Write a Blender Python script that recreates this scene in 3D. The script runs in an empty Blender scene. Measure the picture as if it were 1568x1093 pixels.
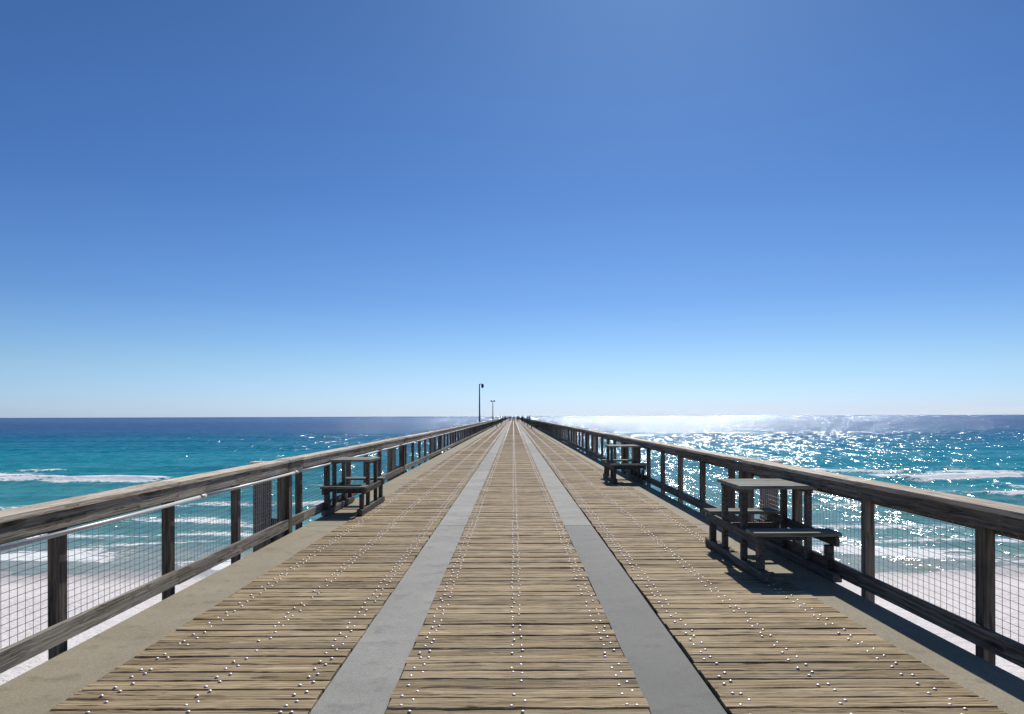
import bpy, math, random
import numpy as np
from mathutils import Vector
random.seed(4); np.random.seed(4)
R=random.random
SC=bpy.context.scene
COL=SC.collection
SEA=-6.5
# ---------------------------------------------------------------- node helpers
class NT:
    def __init__(s,name):
        s.m=bpy.data.materials.new(name); s.m.use_nodes=True
        s.t=s.m.node_tree; s.t.nodes.clear()
        s.out=s.t.nodes.new('ShaderNodeOutputMaterial')
    def n(s,typ,**kw):
        nd=s.t.nodes.new(typ)
        for k,v in kw.items(): setattr(nd,k,v)
        return nd
    def l(s,a,b): s.t.links.new(a,b)
    def pos(s):
        return s.n('ShaderNodeNewGeometry').outputs['Position']
    def attr(s,name):
        return s.n('ShaderNodeAttribute',attribute_name=name).outputs['Fac']
    def math(s,op,a,b=None,c=None,clamp=False):
        nd=s.n('ShaderNodeMath',operation=op); nd.use_clamp=clamp
        for i,v in enumerate((a,b,c)):
            if v is None: continue
            if isinstance(v,(int,float)): nd.inputs[i].default_value=v
            else: s.l(v,nd.inputs[i])
        return nd.outputs[0]
    def vmath(s,op,a,b):
        nd=s.n('ShaderNodeVectorMath',operation=op)
        for i,v in enumerate((a,b)):
            if isinstance(v,(tuple,list)): nd.inputs[i].default_value=v
            else: s.l(v,nd.inputs[i])
        return nd.outputs[0]
    def noise(s,vec,scale=1,detail=5,rough=.55,dist=0,out='Fac'):
        nd=s.n('ShaderNodeTexNoise'); nd.inputs['Scale'].default_value=scale
        nd.inputs['Detail'].default_value=detail; nd.inputs['Roughness'].default_value=rough
        nd.inputs['Distortion'].default_value=dist
        s.l(vec,nd.inputs['Vector']); return nd.outputs[out]
    def mr(s,v,a,b,c=0,d=1,smooth=False):
        nd=s.n('ShaderNodeMapRange'); nd.clamp=True
        if smooth: nd.interpolation_type='SMOOTHSTEP'
        s.l(v,nd.inputs['Value'])
        for k,x in zip(('From Min','From Max','To Min','To Max'),(a,b,c,d)): nd.inputs[k].default_value=x
        return nd.outputs['Result']
    def ramp(s,v,stops,interp='LINEAR'):
        nd=s.n('ShaderNodeValToRGB'); cr=nd.color_ramp; cr.interpolation=interp
        while len(cr.elements)<len(stops): cr.elements.new(.5)
        for e,(p,c) in zip(cr.elements,stops):
            e.position=p; e.color=(c[0],c[1],c[2],1)
        s.l(v,nd.inputs['Fac']); return nd.outputs['Color']
    def mix(s,f,a,b,mode='MIX'):
        nd=s.n('ShaderNodeMixRGB',blend_type=mode)
        for i,v in zip((0,1,2),(f,a,b)):
            if isinstance(v,(int,float)): nd.inputs[i].default_value=v
            elif isinstance(v,(tuple,list)): nd.inputs[i].default_value=(v[0],v[1],v[2],1)
            else: s.l(v,nd.inputs[i])
        return nd.outputs[0]
    def bump(s,h,strength=.5,dist=.01,normal=None):
        nd=s.n('ShaderNodeBump'); nd.inputs['Strength'].default_value=strength
        nd.inputs['Distance'].default_value=dist; s.l(h,nd.inputs['Height'])
        if normal is not None: s.l(normal,nd.inputs['Normal'])
        return nd.outputs[0]
    def pbsdf(s,col,rough=.6,metal=0,normal=None,spec=.5):
        p=s.n('ShaderNodeBsdfPrincipled')
        if isinstance(col,(tuple,list)): p.inputs['Base Color'].default_value=(col[0],col[1],col[2],1)
        else: s.l(col,p.inputs['Base Color'])
        if isinstance(rough,(int,float)): p.inputs['Roughness'].default_value=rough
        else: s.l(rough,p.inputs['Roughness'])
        p.inputs['Metallic'].default_value=metal
        p.inputs['Specular IOR Level'].default_value=spec
        if normal is not None: s.l(normal,p.inputs['Normal'])
        return p.outputs[0]
    def fin(s,sh): s.l(sh,s.out.inputs['Surface']); return s.m

def wood(name,sv,cols,dark=(.03,.022,.015),crack=.5,gray=(.2,.19,.17),grayamt=.5,bump=.6,rough=.75,var=(.62,1.2),knots=False,spec=.15):
    """weathered wood; sv = noise stretch (large across grain)"""
    t=NT(name); p=t.pos(); r=t.attr('rnd')
    off=t.n('ShaderNodeCombineXYZ'); o=t.math('MULTIPLY',r,57.3)
    for i in range(3): t.l(o,off.inputs[i])
    pp=t.vmath('ADD',p,off.outputs[0])
    v=t.vmath('MULTIPLY',pp,sv)
    warp=t.noise(pp,3.0,2,.5)
    wv=t.n('ShaderNodeCombineXYZ')
    w=t.math('MULTIPLY',warp,1.6)
    for i in range(3): t.l(w,wv.inputs[i])
    v2=t.vmath('ADD',v,wv.outputs[0])
    g=t.noise(v2,1.0,7,.66)
    c=t.ramp(g,[(.25,[x*.3 for x in cols[0]]),(.41,cols[0]),(.54,cols[1]),(.70,cols[2])])
    # gray weathering
    gn=t.noise(pp,1.7,4,.6); gm=t.math('MULTIPLY',t.mr(gn,.35,.7),grayamt)
    c=t.mix(gm,c,t.mix(.6,c,gray))
    # per-board tone
    wn=t.n('ShaderNodeTexWhiteNoise',noise_dimensions='1D'); t.l(t.math('MULTIPLY',r,91.7),wn.inputs['W'])
    tone=t.mr(wn.outputs['Value'],0,1,var[0],var[1])
    tc=t.n('ShaderNodeCombineXYZ')
    for i in range(3): t.l(tone,tc.inputs[i])
    c=t.mix(1,c,tc.outputs[0],'MULTIPLY')
    # long splits
    v3=t.vmath('MULTIPLY',v2,(1.0 if sv[0]>3 else .5,1.0 if sv[1]>3 else .5,1.0 if sv[2]>3 else .5))
    k=t.noise(v3,.62,3,.5)
    km=t.math('SUBTRACT',1,t.mr(t.math('ABSOLUTE',t.math('SUBTRACT',k,.47)),.0,.022))
    br=t.mr(t.noise(pp,2.3,2,.5),.44,.54)
    cm=t.math('MULTIPLY',t.math('MULTIPLY',km,br),crack)
    c=t.mix(cm,c,dark)
    h=t.math('SUBTRACT',g,t.math('MULTIPLY',cm,.8))
    if knots:
        vo=t.n('ShaderNodeTexVoronoi'); vo.inputs['Scale'].default_value=1
        t.l(t.vmath('MULTIPLY',pp,(7,1.6,7)),vo.inputs['Vector'])
        kn=t.math('SUBTRACT',1,t.mr(vo.outputs['Distance'],.05,.16))
        c=t.mix(t.math('MULTIPLY',kn,.7),c,dark)
    nb=t.bump(h,bump,.012)
    return t.fin(t.pbsdf(c,rough,0,nb,spec))

deckwood=wood('deck_wood',(1.5,58,20),[(.25,.175,.092),(.43,.33,.19),(.64,.53,.34)],crack=.95,grayamt=.4,bump=.85,gray=(.38,.34,.26),var=(.72,1.2),spec=.12)
railwoodL=wood('rail_wood_weathered_lit',(48,1.3,48),[(.16,.135,.10),(.34,.30,.24),(.54,.48,.40)],crack=.9,grayamt=.7,bump=.7,gray=(.31,.295,.265),knots=True)  # sun-facing left boards: grazing sunlight put into a paler wood colour
railwoodR=wood('rail_wood_long_shaded',(48,1.3,48),[(.09,.077,.06),(.19,.165,.13),(.32,.285,.24)],crack=.9,grayamt=.7,bump=.7,gray=(.18,.17,.155),knots=True)  # same timber darkened: shade of the face turned from the sun, in the colour
capwood=wood('rail_cap_wood',(40,1.3,48),[(.42,.34,.24),(.70,.60,.46),(.84,.77,.63)],crack=.8,grayamt=.4,bump=.5,gray=(.57,.53,.48))  # wood colour brightened so the cap tops look sunlit
postwood=wood('rail_post_wood',(45,45,1.5),[(.07,.058,.044),(.15,.128,.10),(.25,.22,.18)],crack=.8,grayamt=.5,bump=.6,gray=(.16,.15,.135))
tablewood=wood('table_wood_cross',(1.6,50,50),[(.14,.135,.11),(.27,.265,.22),(.40,.39,.33)],crack=.8,grayamt=.6,bump=.5,gray=(.27,.28,.24))
tablelong=wood('table_wood_long',(45,1.6,45),[(.06,.054,.045),(.125,.115,.10),(.22,.21,.18)],crack=.8,grayamt=.6,bump=.5,gray=(.15,.15,.135))

def concrete(name,a,b,gl=.0,rough=.75,aggregate=.5,spec=.15):
    t=NT(name); p=t.pos(); r=t.attr('rnd')
    n1=t.noise(p,1.1,5,.6); n2=t.noise(p,55,4,.7); n3=t.noise(p,240,2,.6)
    c=t.mix(t.mr(n1,.3,.7),a,b)
    c=t.mix(t.mr(n2,.35,.75,0,.5),c,[x*.55 for x in a])
    c=t.mix(t.mr(n3,.56,.70,0,aggregate),c,[min(1,x*2.1) for x in b])
    st=t.noise(p,4.5,3,.6)
    c=t.mix(t.mr(st,.56,.7,0,.4),c,[x*.5 for x in a])
    tc=t.n('ShaderNodeCombineXYZ')
    for i in range(3): t.l(r,tc.inputs[i])
    c=t.mix(1,c,tc.outputs[0],'MULTIPLY')
    h=t.math('ADD',n2,t.math('MULTIPLY',n3,.6))
    return t.fin(t.pbsdf(c,rough,0,t.bump(h,.5,.004),spec))
conc_strip=concrete('concrete_strip',(.27,.27,.245),(.39,.385,.35))
conc_wet=concrete('concrete_strip_dark',(.085,.09,.085),(.13,.135,.125),aggregate=1.0,rough=.6)
conc_edge=concrete('concrete_edge',(.27,.235,.165),(.37,.33,.24))
conc_pile=concrete('concrete_pile',(.3,.29,.26),(.4,.39,.35))

def metal(name,c,rough,met):
    t=NT(name); n=t.noise(t.pos(),60,3,.6)
    return t.fin(t.pbsdf(t.mix(t.mr(n,.3,.7),[x*.75 for x in c],c),rough,met))
wire_m=metal('galvanised_wire',(.42,.42,.43),.45,.6)
pipe_m=metal('pvc_conduit',(.62,.61,.6),.4,.1)
bolt_m=metal('galvanised_bolt',(.9,.82,.82),.42,.35)
pole_m=metal('painted_pole',(.03,.035,.04),.5,.3)
lens_m=metal('lamp_lens',(.5,.5,.48),.3,0)

# ---------------------------------------------------------------- mesh helpers
class MB:
    def __init__(s): s.v=[];s.f=[];s.r=[];s.mi=[]
    def box(s,x0,x1,y0,y1,z0,z1,r=None,mi=0,jit=0):
        if r is None: r=R()
        b=len(s.v)
        for x in (x0,x1):
            for y in (y0,y1):
                for z in (z0,z1):
                    s.v.append((x+(R()-.5)*jit,y,z+(R()-.5)*jit)); s.r.append(r)
        for q in ((0,1,3,2),(4,6,7,5),(0,4,5,1),(2,3,7,6),(0,2,6,4),(1,5,7,3)):
            s.f.append([b+i for i in q]); s.mi.append(mi)
    def beam(s,a,b,w,h,r=None,mi=0,up=(0,0,1)):
        if r is None: r=R()
        a=Vector(a);b=Vector(b);d=(b-a).normalized();u=Vector(up)
        sd=d.cross(u).normalized();u=sd.cross(d).normalized();k=len(s.v)
        for p in (a,b):
            for i,j in ((-1,-1),(1,-1),(1,1),(-1,1)):
                s.v.append(tuple(p+sd*i*w/2+u*j*h/2)); s.r.append(r)
        for q in ((3,2,1,0),(4,5,6,7),(0,1,5,4),(1,2,6,5),(2,3,7,6),(3,0,4,7)):
            s.f.append([k+i for i in q]); s.mi.append(mi)
    def tube(s,pts,rad,n=8,mi=0):
        k=len(s.v);r=R()
        rads=rad if isinstance(rad,(list,tuple)) else [rad]*len(pts)
        for i,p in enumerate(pts):
            p=Vector(p); d=(Vector(pts[min(i+1,len(pts)-1)])-Vector(pts[max(i-1,0)])).normalized()
            a=d.orthogonal().normalized() if i==0 else (la-d*la.dot(d)).normalized()
            la=a; b=d.cross(a)
            for j in range(n):
                t=2*math.pi*j/n; s.v.append(tuple(p+(a*math.cos(t)+b*math.sin(t))*rads[i])); s.r.append(r)
        for i in range(len(pts)-1):
            for j in range(n):
                s.f.append([k+i*n+j,k+i*n+(j+1)%n,k+(i+1)*n+(j+1)%n,k+(i+1)*n+j]); s.mi.append(mi)
        s.f.append([k+j for j in range(n)][::-1]); s.mi.append(mi)
        s.f.append([k+(len(pts)-1)*n+j for j in range(n)]); s.mi.append(mi)
    def obj(s,name,mats,parent=None,smooth=False,bevel=0,loc=None):
        me=bpy.data.meshes.new(name); me.from_pydata(s.v,[],s.f)
        a=me.attributes.new('rnd','FLOAT','POINT'); a.data.foreach_set('value',s.r)
        for m in (mats if isinstance(mats,list) else [mats]): me.materials.append(m)
        me.polygons.foreach_set('material_index',s.mi)
        if smooth: me.polygons.foreach_set('use_smooth',[True]*len(me.polygons))
        me.update()
        o=bpy.data.objects.new(name,me); COL.objects.link(o)
        if parent: o.parent=parent
        if loc: o.location=loc
        if bevel:
            b=o.modifiers.new('bevel','BEVEL'); b.width=bevel; b.segments=2; b.limit_method='ANGLE'
        return o
def empty(name,loc=(0,0,0)):
    e=bpy.data.objects.new(name,None); COL.objects.link(e); e.location=loc; e.empty_display_size=.3; return e

# ---------------------------------------------------------------- pier deck
Y0,Y1=-8.0,440.0
PER=10.3; J0=.12
pier=empty('wooden_pier')
panels=[(-2.54,-1.118),(-.70,.735),(1.165,2.64)]
pw=.143; gap=.007
mb=MB()
y=Y0; plank_y=[]
def plank(x0,x1,yc,w,near):
    r=R(); k=len(mb.v); th=.042
    zo=(R()-.5)*.008; tilt=(R()-.5)*.03; skew=(R()-.5)*.005
    ns=26 if near else 1
    x0+=(R()-.5)*.018; x1+=(R()-.5)*.018
    ph=[R()*6.28 for _ in range(6)]
    def wob(x,a): return .0022*math.sin(x*9+ph[a])+.0016*math.sin(x*23+ph[a+1])+(R()-.5)*.003
    bv=.005
    for i in range(ns+1):
        x=x0+(x1-x0)*i/ns; yy=yc+skew*(i/ns-.5)*2
        e0=wob(x,0) if near else 0; e1=wob(x,2) if near else 0
        zc=zo+(.0015*math.sin(x*5+ph[4]) if near else 0)
        prof=[(-w/2+e0,-th),(-w/2+e0,-bv),(-w/2+bv+e0,0),(-w/6,.0006),(w/6,.0006),(w/2-bv+e1,0),(w/2+e1,-bv),(w/2+e1,-th)]
        for (py,pz) in prof:
            jz=(R()-.5)*.002 if near else 0
            mb.v.append((x,yy+py,zc+pz+py*tilt+jz)); mb.r.append(r)
    m=8
    for i in range(ns):
        for j in range(m-1):
            a=k+i*m+j; mb.f.append([a,a+m,a+m+1,a+1]); mb.mi.append(0)
    mb.f.append([k+j for j in range(m)]); mb.mi.append(0)
    mb.f.append([k+ns*m+j for j in range(m)][::-1]); mb.mi.append(0)
while y<Y1:
    w=pw-gap-R()*.005
    for (a,b) in panels: plank(a,b,y+pw/2,w,1<y<18)
    plank_y.append(y+pw/2); y+=pw
deck=mb.obj('deck_planks',deckwood,pier)
# bolts: domed heads
lines=[-2.33,-1.80,-1.24,-.60,.02,.645,1.28,1.83,2.42]
bv=[];bf=[];
for yc in plank_y:
    if yc<2 or yc>260: continue
    n=10 if yc<12 else (6 if yc<40 else 4)
    rad=.0118 if yc<60 else .013
    for lx in lines:
        for sgn in (-1,1):
            if R()<.05: continue
            cx=lx+sgn*.03+(R()-.5)*.024; cy=yc+sgn*.03*(1 if R()<.9 else -1)+(R()-.5)*.03
            b=len(bv); z=.003
            rings=[(1,0),(.93,.35),(.6,.75)] if n>=10 else [(1,0),(.65,.7)]
            for (q,hz) in rings:
                for j in range(n):
                    t=2*math.pi*j/n; bv.append((cx+rad*q*math.cos(t),cy+rad*q*math.sin(t),z+.007*hz))
            bv.append((cx,cy,z+.007)); top=len(bv)-1
            for q in range(len(rings)-1):
                for j in range(n): bf.append([b+q*n+j,b+q*n+(j+1)%n,b+(q+1)*n+(j+1)%n,b+(q+1)*n+j])
            q=len(rings)-1
            for j in range(n): bf.append([b+q*n+j,b+q*n+(j+1)%n,top])
me=bpy.data.meshes.new('deck_bolts'); me.from_pydata(bv,[],bf); me.materials.append(bolt_m)
me.polygons.foreach_set('use_smooth',[True]*len(me.polygons))
o=bpy.data.objects.new('deck_bolts',me); COL.objects.link(o); o.parent=pier
# concrete
mc=MB(); me_=MB(); pl=MB()
n=-1
while True:
    a=J0+PER*n; b=a+PER
    if a>Y1: break
    b=min(b,Y1)
    g=.012
    mc.box(-1.113,-.706,a+g,b-g,-.25,-.012,r=(1.0 if n<=0 else .85+R()*.25))
    mc.box(.742,1.150,a+g,b-g,-.25,-.012,r=(1.0 if n<=0 else .85+R()*.25),mi=1 if n<=0 else 0)
    me_.box(-3.09,-2.552,a+g,b-g,-.25,-.010,r=.92+R()*.14)
    me_.box(2.652,3.09,a+g,b-g,-.25,-.010,r=.92+R()*.14)
    pl.box(-2.545,2.645,a+g,b-g,-.36,-.262)
    pl.box(-3.0,3.0,a-.35,a+.35,-1.1,-.37)
    for px in (-2.3,2.3):
        pl.tube([(px,a,-16),(px,a,-1.05)],.33,12)
    n+=1
mc.obj('concrete_strips',[conc_strip,conc_wet],pier)
me_.obj('concrete_edge_slabs',conc_edge,pier)
pl.r=[1.0]*len(pl.r)
pl.obj('pile_bents',conc_pile,pier)

# ---------------------------------------------------------------- railings
def railing(side,start):
    s=side
    par=empty('pier_railing')
    cap=MB();face=MB();post=MB();br=MB()
    def bx(M,xa,xb,*a,**k):
        x0,x1=sorted((s*xa,s*xb)); M.box(x0,x1,*a,**k)
    n=-1; L=9.5
    fz=.842 if s<0 else .858
    while start+PER*n<Y1:
        g0=start+PER*n
        for i in range(7):
            py=g0+1.583*i
            bx(post,3.145,3.225,py-.042,py+.042,-.42,.962)
        for j in range(3):
            a=g0-.06+(L+.12)/3*j; b=a+(L+.12)/3-.006
            dz=(R()-.5)*.008
            bx(cap,3.085,3.31,a,b,.965+dz*.3,1.003+dz*.3,jit=.005)
            bx(face,3.100,3.142,a,b,fz+dz,.962,jit=.006)
            bx(face,3.100,3.142,a,b,.055+dz,.185+dz,jit=.006)
            bx(face,3.228,3.266,a,b,.80+dz,.93,jit=.006)
        e=g0+L+.02
        bx(post,3.10,3.225,e+.06,e+.20,-.42,.95)
        bx(cap,3.08,3.31,g0+L+.064,g0+PER-.066,.972,1.008)
        bx(face,3.102,3.142,g0+L+.205,g0+PER-.066,.83,.955)
        bx(face,3.102,3.142,g0+L+.205,g0+PER-.066,.06,.19)
        bx(br,3.32,3.56,e-.05,e-.005,-.55,.93)
        bx(br,3.228,3.56,e+.0,e+.045,-.55,.20)
        bx(cap,3.314,3.60,e-.10,e+.12,.945,.985)
        n+=1
    cap.obj('top_cap',capwood,par)
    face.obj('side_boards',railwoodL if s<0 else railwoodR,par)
    post.obj('posts',postwood,par)
    br.obj('outrigger_braces',postwood,par)
    wv=[];wf=[]
    def wire(x0,x1,y0,y1,z0,z1):
        k=len(wv)
        for x in (x0,x1):
            for yy in (y0,y1):
                for z in (z0,z1): wv.append((x,yy,z))
        for q in ((0,1,3,2),(4,6,7,5),(0,4,5,1),(2,3,7,6),(0,2,6,4),(1,5,7,3)): wf.append([k+i for i in q])
    t=.0014; X=s*3.2285
    yy=-2.0
    while yy<130:
        tt=t if yy<30 else t*1.2
        wire(X-tt,X+tt,yy-tt,yy+tt,.12,.86); yy+=.075
    z=.14
    while z<.85:
        seg=-2.0
        while seg<200:
            wire(X+s*.003-t,X+s*.003+t,seg,seg+1.6,z-t,z+t); seg+=1.6
        z+=.05
    me=bpy.data.meshes.new('wire_mesh'); me.from_pydata(wv,[],wf); me.materials.append(wire_m)
    o=bpy.data.objects.new('wire_mesh',me); COL.objects.link(o); o.parent=par
    if s<0:
        pp=MB(); a=-2
        while a<200:
            pp.tube([(-3.078,a,.815),(-3.078,a+1.5,.81),(-3.078,a+2.98,.815)],.017,8)
            pp.tube([(-3.078,a-.06,.815),(-3.078,a+.06,.815)],.022,8)
            a+=3.0
        pp.obj('conduit',pipe_m,par,smooth=True)
    return par
railing(-1,.19); railing(1,.03)
er=empty('end_railing'); m_=MB()
m_.box(-3.08,3.08,Y1-.2,Y1-.05,.96,1.0); m_.box(-3.08,3.08,Y1-.18,Y1-.14,.84,.955); m_.box(-3.08,3.08,Y1-.18,Y1-.14,.06,.19)
for i in range(5): m_.box(-2.6+i*1.3-.04,-2.6+i*1.3+.04,Y1-.135,Y1-.06,.0,.955)
m_.obj('boards',postwood,er)

# ---------------------------------------------------------------- picnic tables
def table(xc,yc,hw=.40):
    par=empty('picnic_table',(xc,yc,0))
    top=MB()
    for i in range(5):
        y0=-.42+i*.17; top.box(-hw,hw,y0,y0+.155,.835,.872)
    top.obj('table_top',tablewood,par,bevel=.004)
    st=MB()
    for sg in (-1,1):
        yb=sg*.78
        for q in (-1,1):
            st.box(-hw-.02,hw+.02,yb+q*.072-.066,yb+q*.072+.066,.43,.468)
    st.obj('bench_seats',tablewood,par,bevel=.004)
    fr=MB()
    for sx in (-1,1):
        x=sx*(hw-.065)
        fr.box(x-.045,x+.045,-1.0,1.0,.008,.10)
        for yy in (-.33,.33):
            fr.box(x-.030,x+.030,yy-.034,yy+.034,.102,.79)
        fr.box(x+sx*.036-.018,x+sx*.036+.018,-.93,.93,.335,.428)
        fr.box(x-.026,x+.026,-.40,.40,.792,.833)
        for yy in (-.82,.82):
            fr.box(x-.034,x+.034,yy-.04,yy+.04,.102,.333)
    fr.box(-hw+.11,hw-.11,-.36,-.325,.30,.38)
    fr.box(-hw+.11,hw-.11,.325,.36,.30,.38)
    fr.obj('frame',tablelong,par,bevel=.004)
    return par
table(2.74,7.72); table(-2.76,12.35,.35); table(2.72,17.5)
for (x,yy) in ((2.7,92),(-2.65,100),(2.7,118),(-2.65,141),(2.7,150)): table(x,yy)

# ---------------------------------------------------------------- lamps
def lamp(x,y,h,kind):
    par=empty('street_lamp',(x,y,0)); m=MB()
    m.tube([(0,0,-.9),(0,0,h*.5),(0,0,h)],[.09,.075,.055],10)
    m.box(-.13,.13,-.13,.13,-.5,-.46)
    if kind==0:
        m.tube([(0,0,h-.12),(.12,0,h+.02),(.3,0,h)],[.04,.035,.03],8)
        m.obj('pole',pole_m,par)
        k=MB(); k.tube([(.33,0,h+.03),(.33,0,h-.06),(.33,0,h-.16),(.33,0,h-.40)],[.05,.13,.16,.12],12); k.obj('lamp_head',pole_m,par,smooth=False)
        k=MB(); k.tube([(.33,0,h-.40),(.33,0,h-.46)],[.10,.06],12); k.obj('lens',lens_m,par)
    else:
        m.beam((-.32,0,h-.05),(.32,0,h-.05),.06,.06)
        m.obj('pole',pole_m,par)
        k=MB()
        for sx in (-1,1): k.box(sx*.27-.16,sx*.27+.16,-.14,.14,h-.12,h+.1)
        k.obj('lamp_head',pole_m,par,bevel=.02)
        k=MB()
        for sx in (-1,1): k.box(sx*.27-.12,sx*.27+.12,-.1,.1,h-.14,h-.122)
        k.obj('lens',lens_m,par)
    b=MB(); b.box(.05,.5,-.04,.04,.3,.4); b.box(.05,.5,-.04,.04,-.35,-.25); b.obj('bracket',pole_m,par)
lamp(-3.72,78,5.15,0); lamp(-3.7,128,4.35,1)

# ---------------------------------------------------------------- people far down the pier
def person(x,y,shirt,pants,hair,rot=0,lean=0,step=.12,h=1.72):
    k=h/1.72
    V=[(0,0,.95),(0,0,1.12),(0,.0,1.32),(0,0,1.46),(0,0,1.53),(0,.01,1.62),(0,0,1.69),
       (.19,0,1.42),(.24,.02,1.14),(.25,.10,.92),(.25,.13,.83),
       (-.19,0,1.42),(-.25,.0,1.14),(-.24,-.02,.90),(-.24,0,.81),
       (.10,0,.88),(.11,.02+step*.5,.50),(.11,step,.09),(.12,step+.15,.04),
       (-.10,0,.88),(-.11,.03-step*.4,.50),(-.11,-step,.10),(-.12,-step+.15,.04)]
    E=[(0,1),(1,2),(2,3),(3,4),(4,5),(5,6),(2,7),(7,8),(8,9),(9,10),(2,11),(11,12),(12,13),(13,14),(0,15),(15,16),(16,17),(17,18),(0,19),(19,20),(20,21),(21,22)]
    Rr=[.15,.135,.15,.075,.055,.10,.085,.065,.045,.034,.035,.065,.045,.034,.035,.095,.065,.045,.04,.095,.065,.045,.04]
    vv=[(a*k,(b+lean*max(0,c-.95))*k,c*k) for a,b,c in V]
    me=bpy.data.meshes.new('person'); me.from_pydata(vv,E,[])
    o=bpy.data.objects.new('person',me); COL.objects.link(o)
    o.modifiers.new('skin','SKIN'); sub=o.modifiers.new('sub','SUBSURF'); sub.levels=1; sub.render_levels=1
    sv=me.skin_vertices[0].data
    for i,r in enumerate(Rr): sv[i].radius=(r*k,r*k*.85)
    sv[0].use_root=True
    t=NT('person_clothes'); tx=t.n('ShaderNodeTexCoord').outputs['Object']; sp=t.n('ShaderNodeSeparateXYZ'); t.l(tx,sp.inputs[0])
    zz=t.math('DIVIDE',sp.outputs['Z'],2.0*k)
    c=t.ramp(zz,[(0,(.03,.03,.03)),(.05,pants),(.47,shirt),(.745,(.45,.28,.2)),(.825,hair)],'CONSTANT')
    me.materials.append(t.fin(t.pbsdf(c,.8)))
    o.location=(x,y,.008); o.rotation_euler=(0,0,rot)
for a in [(-1.0,215,(.05,.06,.1),(.03,.03,.05),(.03,.02,.01),.2,0,.15,1.75),
          (.25,232,(.4,.4,.42),(.04,.05,.09),(.05,.03,.02),3.3,0,.2,1.7),
          (1.2,188,(.25,.04,.04),(.04,.04,.05),(.02,.02,.02),0,0,.18,1.78),
          (2.75,121,(.03,.04,.06),(.05,.05,.05),(.03,.02,.01),-1.5,.12,.03,1.78),
          (2.7,135,(.08,.07,.05),(.03,.03,.05),(.03,.02,.01),-1.4,.15,.03,1.72),
          (2.72,163,(.3,.3,.3),(.03,.04,.08),(.1,.06,.03),-1.6,.1,.03,1.8),
          (2.2,175,(.03,.03,.04),(.03,.03,.05),(.03,.02,.01),.5,0,.1,1.75),
          (-2.6,150,(.04,.05,.07),(.03,.03,.04),(.03,.02,.01),1.5,.12,.03,1.75),
          (-2.65,172,(.2,.2,.22),(.03,.03,.04),(.03,.02,.01),1.6,.1,.03,1.7),
          (-2.3,205,(.05,.05,.05),(.06,.05,.04),(.03,.02,.01),0,0,.15,1.75)]: person(*a)

# ---------------------------------------------------------------- beach / seabed
ys=[-30000,-2000,-200,-60,-20]+list(np.arange(-10,46,.5))+[50,60,90,150,400,2000,32000]
def sandz(y):
    return float(np.interp(y,[-30000,-60,0,20,38,60,150,32000],[-4.2,-4.3,-5.0,-5.75,-6.55,-7.6,-10,-30]))
xs=[-32000,-3000,-400,-150]+list(np.arange(-90,90.1,1.5))+[150,400,3000,32000]
V=[];F=[]
for yy in ys:
    for x in xs:
        b=0
        if -15<yy<46 and abs(x)<90: b=.05*math.sin(x*.35+yy*.2)*math.sin(yy*.6+1.1*math.sin(x*.11))+.02*math.sin(x*1.9+yy*2.3)
        V.append((x,yy,sandz(yy)+b))
nx=len(xs)
for i in range(len(ys)-1):
    for j in range(nx-1): F.append([i*nx+j,i*nx+j+1,(i+1)*nx+j+1,(i+1)*nx+j])
t=NT('sand'); p=t.pos(); sp=t.n('ShaderNodeSeparateXYZ'); t.l(p,sp.inputs[0])
n1=t.noise(p,.35,5,.6); n2=t.noise(p,2.2,5,.65); n3=t.noise(p,9,3,.6)
c=t.mix(t.mr(n1,.3,.7),(.74,.69,.66),(.84,.80,.77))
c=t.mix(t.mr(n2,.5,.72,0,.35),c,(.55,.52,.50))
wet=t.mr(t.math('ADD',sp.outputs['Y'],t.math('MULTIPLY',n1,5)),36.2,38.6)
c=t.mix(t.math('MULTIPLY',wet,.75),c,(.36,.33,.29))
h=t.math('ADD',n2,t.math('MULTIPLY',n3,.5))
sandm=t.fin(t.pbsdf(c,t.mr(wet,0,1,.9,.35),0,t.bump(h,.9,.12),.3))
me=bpy.data.meshes.new('beach_sand'); me.from_pydata(V,[],F); me.materials.append(sandm)
me.polygons.foreach_set('use_smooth',[True]*len(me.polygons))
o=bpy.data.objects.new('beach_sand',me); COL.objects.link(o)

# ---------------------------------------------------------------- sea
rows=[34.0]
while rows[-1]<430: rows.append(rows[-1]+max(.22,rows[-1]*.0052))
rows=np.array(rows); cols=np.arange(-340,340.1,.8)
XX,YY=np.meshgrid(cols,rows)
rng=np.random.RandomState(7)
def sn(X,Y,lx,ly,k=6,seed=0):
    r=np.random.RandomState(seed); o=0
    for i in range(k):
        a=r.uniform(.5,1.6)/lx; b=r.uniform(.5,1.6)/ly
        o=o+np.sin(2*np.pi*(a*X*r.choice([-1,1])+b*Y)+r.uniform(0,6.28))
    return o/math.sqrt(k)
fade=np.clip((430-YY)/150,0,1)*np.clip((340-np.abs(XX))/40,0,1)
shore=np.clip((YY-38)/35,.04,1)
Z=np.zeros_like(XX)
for i in range(9):
    L=rng.uniform(9,22); th=rng.normal(0,.16); k=2*np.pi/L
    ph=k*(XX*math.sin(th)+YY*math.cos(th))+rng.uniform(0,6.28)
    Z+=.055*np.sin(ph+.35*np.sin(ph))
for i in range(22):
    L=rng.uniform(1.8,6); th=rng.normal(0,.6); k=2*np.pi/L
    Z+=.006*L**.6*np.sin(k*(XX*math.sin(th)+YY*math.cos(th))+rng.uniform(0,6.28))
Z*=shore
foam=np.zeros_like(XX)
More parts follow.
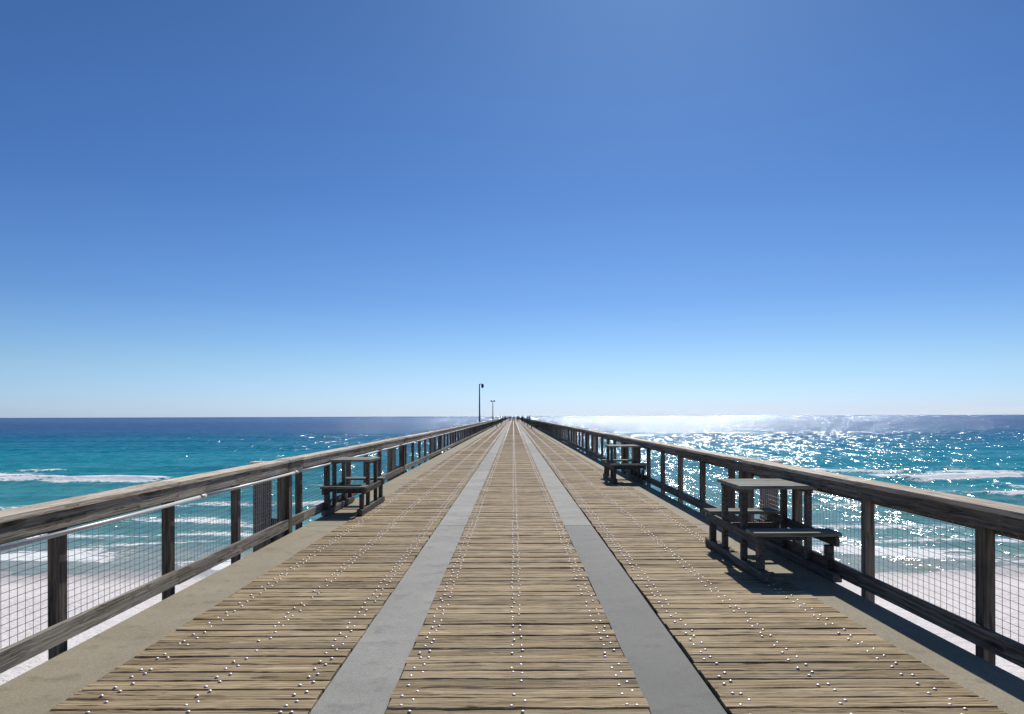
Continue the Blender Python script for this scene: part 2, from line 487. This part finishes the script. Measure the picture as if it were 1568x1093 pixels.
def breaker(yc,x0,x1,h,back,front,amp,seed,dens=1.0):
    """crest line at yc for x0<x<x1; steep foam face toward the shore (-Y), trailing lace behind"""
    global Z,foam
    w=sn(XX,YY*0,45,1,4,seed)*1.6+sn(XX,YY*0,11,1,4,seed+1)*.55
    d=YY-(yc+w)
    ext=np.clip((XX-x0)/5,0,1)*np.clip((x1-XX)/5,0,1)
    mod=np.clip(.72+.34*sn(XX,YY,17,30,4,seed+2),.05,1.1)
    prof=np.where(d<0,np.exp(-(d/front)**2),np.exp(-d/back))
    foam=np.maximum(foam,prof*ext*mod*dens)
    Z+=h*ext*np.where(d<0,np.exp(-(d/.8)**2),np.exp(-(d/2.4)**2))*(.75+.25*mod)
# left side
breaker(91,-120,-42,.5,3.4,2.4,1,1,1.35)
breaker(97,-95,-60,.3,3.4,1.2,1,3,.9)
breaker(107,-110,-66,.25,1.2,.9,1,5,.7)
breaker(115,-63,-57,.30,.7,.6,1,9,.8)
breaker(84,-50,-18,.1,3.0,1.2,1,13,.55)
breaker(64,-60,-12,.12,2.8,1.2,1,17,.75)
breaker(54,-46,-8,.08,2.4,1.0,1,21,.8)
breaker(46.5,-50,-2,.08,1.8,1.0,1,25,.95)
# right side
breaker(90,44,130,.5,9,2.0,1,31,1.35)
breaker(101,38,75,.35,3.0,1.2,1,35,1.0)
breaker(80,52,110,.25,4,1.4,1,39,.95)
breaker(72,20,64,.3,3.6,1.5,1,43,1.05)
breaker(62,12,50,.15,2.8,1.2,1,47,.7)
breaker(52,6,46,.1,2.4,1.0,1,51,.8)
breaker(46,6,50,.06,1.8,.9,1,55,.8)
# swash
breaker(40.0,-300,300,.03,2.4,.9,1,61,1.15)
breaker(43.2,-300,300,.03,1.5,.6,1,65,.75)
Z=Z*fade+SEA
foam*=fade
nv=XX.size; R_,C_=XX.shape
co=np.stack([XX.ravel(),YY.ravel(),Z.ravel()],1)
idx=np.arange(nv).reshape(R_,C_)
q=np.stack([idx[:-1,:-1],idx[:-1,1:],idx[1:,1:],idx[1:,:-1]],-1).reshape(-1,4)
xl,xr=cols[0],cols[-1]; yn,yf=rows[0],rows[-1]; B=34000
ex=np.array([(-B,yn,SEA),(xl,yn,SEA),(xl,yf,SEA),(-B,yf,SEA),(xr,yn,SEA),(B,yn,SEA),(B,yf,SEA),(xr,yf,SEA)])
b=nv
co=np.concatenate([co,ex])
eq=[(b,b+1,b+2,b+3),(b+4,b+5,b+6,b+7)]
far=[yf,700,1200,2500,6000,14000,B]
fx=[-B,-8000,-2000,xl,0,xr,2000,8000,B]
fb=len(co); fco=np.array([(x,yy,SEA) for yy in far for x in fx]); co=np.concatenate([co,fco])
for i in range(len(far)-1):
    for j in range(len(fx)-1):
        a=fb+i*len(fx)+j; eq.append((a,a+1,a+1+len(fx),a+len(fx)))
q=np.concatenate([q,np.array(eq)])
me=bpy.data.meshes.new('sea')
me.vertices.add(len(co)); me.vertices.foreach_set('co',co.ravel())
me.loops.add(q.size); me.loops.foreach_set('vertex_index',q.ravel().astype(np.int32))
me.polygons.add(len(q)); me.polygons.foreach_set('loop_start',np.arange(0,q.size,4,dtype=np.int32))
me.polygons.foreach_set('use_smooth',np.ones(len(q),dtype=bool))
me.update(calc_edges=True)
fa=np.zeros(len(co)); fa[:nv]=foam.ravel()
at=me.attributes.new('foam','FLOAT','POINT'); at.data.foreach_set('value',fa)

t=NT('sea_water'); p=t.pos(); sp=t.n('ShaderNodeSeparateXYZ'); t.l(p,sp.inputs[0])
f0=t.attr('foam')
pv=t.vmath('MULTIPLY',p,(.010,.045,0)); pn=t.noise(pv,1,5,.6)
pv2=t.vmath('MULTIPLY',p,(.05,.22,0)); pn2=t.noise(pv2,1,5,.6)
inv=t.math('DIVIDE',40.0,t.math('MAXIMUM',sp.outputs['Y'],30.0))
inv2=t.math('MULTIPLY',inv,t.mr(pn,.25,.75,.72,1.3))
c=t.ramp(inv2,[(0,(.002,.030,.135)),(.06,(.002,.045,.165)),(.10,(.002,.08,.20)),(.16,(.003,.16,.26)),(.26,(.006,.26,.33)),(.42,(.022,.29,.32)),(.65,(.08,.30,.285)),(.90,(.20,.36,.32)),(1.0,(.36,.41,.35))])
c=t.mix(t.mr(pn2,.45,.7,0,.45),c,t.mix(1,c,(.55,.6,.7),'MULTIPLY'))
wn=t.noise(t.vmath('MULTIPLY',p,(.35,1.1,1)),1,5,.62)
c=t.mix(t.mr(wn,.42,.66,0,.55),c,t.mix(1,c,(.45,.55,.62),'MULTIPLY'))
# foam
l1=t.noise(t.vmath('MULTIPLY',p,(.8,1.5,1)),1,7,.68,1.2)
l2=t.n('ShaderNodeTexVoronoi',feature='DISTANCE_TO_EDGE'); l2.inputs['Scale'].default_value=1
wv=t.n('ShaderNodeCombineXYZ'); w_=t.math('MULTIPLY',l1,1.5)
for i in range(3): t.l(w_,wv.inputs[i])
t.l(t.vmath('ADD',t.vmath('MULTIPLY',p,(.8,1.5,0)),wv.outputs[0]),l2.inputs['Vector'])
lace=t.math('SUBTRACT',.5,t.mr(l2.outputs['Distance'],0,.3,0,.5))
fs=t.math('ADD',t.math('ADD',f0,t.math('MULTIPLY',t.math('SUBTRACT',l1,.5),1.6)),t.math('MULTIPLY',t.math('SUBTRACT',lace,.3),.45))
fm=t.math('MULTIPLY',t.mr(fs,.34,.64,0,1,True),t.mr(f0,.02,.15))
col=t.mix(fm,c,(.88,.90,.90))
b2=t.noise(t.vmath('MULTIPLY',p,(.7,1.3,1)),1,6,.65)
nb2=t.bump(b2,.3,1.0)
df=t.n('ShaderNodeBsdfDiffuse'); t.l(col,df.inputs['Color']); t.l(nb2,df.inputs['Normal'])
# statistical wave-facet normal: slopes from several wave scales
gn=t.n('ShaderNodeNewGeometry').outputs['Normal']
def slope(sc,amp):
    nd=t.noise(t.vmath('MULTIPLY',p,sc),1,3,.6,0,'Color')
    return t.vmath('MULTIPLY',t.vmath('SUBTRACT',nd,(.5,.5,.5)),(amp,amp,0))
sl=t.vmath('ADD',t.vmath('ADD',slope((.12,.3,.3),.6),slope((.7,1.5,1),1.35)),slope((2.6,4.5,3),1.2))
sl=t.vmath('ADD',sl,t.vmath('ADD',slope((1.5,.17,1),1.7),slope((.42,.04,1),1.5)))
nn=t.vmath('ADD',gn,sl)
nz=t.n('ShaderNodeVectorMath',operation='NORMALIZE'); t.l(nn,nz.inputs[0])
gl=t.n('ShaderNodeBsdfGlossy',distribution='GGX'); gl.inputs['Roughness'].default_value=.14; gl.inputs['Color'].default_value=(.82,.91,1,1); t.l(nz.outputs[0],gl.inputs['Normal'])
fr=t.n('ShaderNodeFresnel'); fr.inputs['IOR'].default_value=1.33; t.l(nz.outputs[0],fr.inputs['Normal'])
# glitter brightness put into the material: reflection weight boosted toward the horizon
gz=t.math('MULTIPLY',fr.outputs[0],t.mr(sp.outputs['Y'],60,900,.85,5.0))
ff=t.math('MINIMUM',gz,t.mr(sp.outputs['Y'],150,1500,.24,.42))
ff=t.math('MULTIPLY',ff,t.math('SUBTRACT',1,fm))
ms=t.n('ShaderNodeMixShader'); t.l(ff,ms.inputs[0]); t.l(df.outputs[0],ms.inputs[1]); t.l(gl.outputs[0],ms.inputs[2])
me.materials.append(t.fin(ms.outputs[0]))
o=bpy.data.objects.new('sea',me); COL.objects.link(o)

# ---------------------------------------------------------------- light
EL,AZ=math.radians(42),math.radians(12)
sd=Vector((math.sin(AZ)*math.cos(EL),math.cos(AZ)*math.cos(EL),math.sin(EL)))
L=bpy.data.lights.new('sun','SUN'); L.energy=4.4; L.angle=math.radians(.5); L.color=(1,.94,.86)
lo=bpy.data.objects.new('sun',L); COL.objects.link(lo); lo.rotation_euler=(-sd).to_track_quat('-Z','Y').to_euler(); lo.location=(20,60,60)
W=bpy.data.worlds.new('World'); SC.world=W; W.use_nodes=True
nt=W.node_tree; nt.nodes.clear()
sky=nt.nodes.new('ShaderNodeTexSky'); sky.sky_type='NISHITA'; sky.sun_disc=False
sky.sun_elevation=EL; sky.sun_rotation=AZ; sky.air_density=1.0; sky.dust_density=.3; sky.ozone_density=3.0; sky.altitude=0
# colour grade of the atmosphere by elevation (cleaner, bluer air than the default model)
tc=nt.nodes.new('ShaderNodeTexCoord'); sx=nt.nodes.new('ShaderNodeSeparateXYZ'); nt.links.new(tc.outputs['Generated'],sx.inputs[0])
cr=nt.nodes.new('ShaderNodeValToRGB'); nt.links.new(sx.outputs['Z'],cr.inputs['Fac'])
st=[(0,(.68,.92,1.65)),(.025,(.66,.90,1.45)),(.07,(.62,.84,1.17)),(.155,(.46,.68,1.02)),(.29,(.36,.58,.92)),(.50,(.33,.55,.83)),(1,(.42,.62,.82))]
e=cr.color_ramp.elements
while len(e)<len(st): e.new(.5)
for x,(pz,c_) in zip(e,st): x.position=pz; x.color=(*[v/2 for v in c_],1)
mu=nt.nodes.new('ShaderNodeMixRGB'); mu.blend_type='MULTIPLY'; mu.inputs[0].default_value=1
nt.links.new(sky.outputs[0],mu.inputs[1]); nt.links.new(cr.outputs[0],mu.inputs[2])
# thin far cloud bank hugging the horizon
mp=nt.nodes.new('ShaderNodeVectorMath'); mp.operation='MULTIPLY'; mp.inputs[1].default_value=(9,9,170); nt.links.new(tc.outputs['Generated'],mp.inputs[0])
cn=nt.nodes.new('ShaderNodeTexNoise'); cn.inputs['Scale'].default_value=1; cn.inputs['Detail'].default_value=6; nt.links.new(mp.outputs[0],cn.inputs['Vector'])
def MR(v,a,b,c,d):
    k=nt.nodes.new('ShaderNodeMapRange'); nt.links.new(v,k.inputs[0])
    for i,x in enumerate((a,b,c,d)): k.inputs[i+1].default_value=x
    return k.outputs[0]
def MU(a,b):
    k=nt.nodes.new('ShaderNodeMath'); k.operation='MULTIPLY'; nt.links.new(a,k.inputs[0]); nt.links.new(b,k.inputs[1]); return k.outputs[0]
cm=MU(MU(MR(cn.outputs['Fac'],.44,.62,0,.5),MR(sx.outputs['Z'],.006,.022,1,0)),MR(sx.outputs['X'],-.1,.35,.1,1))
cl=nt.nodes.new('ShaderNodeMixRGB'); nt.links.new(cm,cl.inputs[0]); nt.links.new(mu.outputs[0],cl.inputs[1]); cl.inputs[2].default_value=(4.1,4.4,4.7,1)
bg=nt.nodes.new('ShaderNodeBackground'); bg.inputs['Strength'].default_value=.15
m2=nt.nodes.new('ShaderNodeVectorMath'); m2.operation='SCALE'; m2.inputs['Scale'].default_value=2*.087/.15
nt.links.new(cl.outputs[0],m2.inputs[0])
wo=nt.nodes.new('ShaderNodeOutputWorld')
nt.links.new(m2.outputs[0],bg.inputs[0]); nt.links.new(bg.outputs[0],wo.inputs[0])

# ---------------------------------------------------------------- camera
cam=bpy.data.cameras.new('camera'); co_=bpy.data.objects.new('camera',cam); COL.objects.link(co_)
cam.sensor_width=36; cam.lens=36*1083/1568; cam.shift_y=90.5/1568; cam.shift_x=-2/1568
cam.clip_start=.05; cam.clip_end=80000
co_.location=(0,0,1.6)
co_.rotation_euler=(math.radians(90),math.radians(0),0)
co_.rotation_euler.rotate_axis('Z',math.radians(-.18))
SC.camera=co_
SC.view_settings.view_transform='Standard'; SC.view_settings.look='None'; SC.view_settings.exposure=0
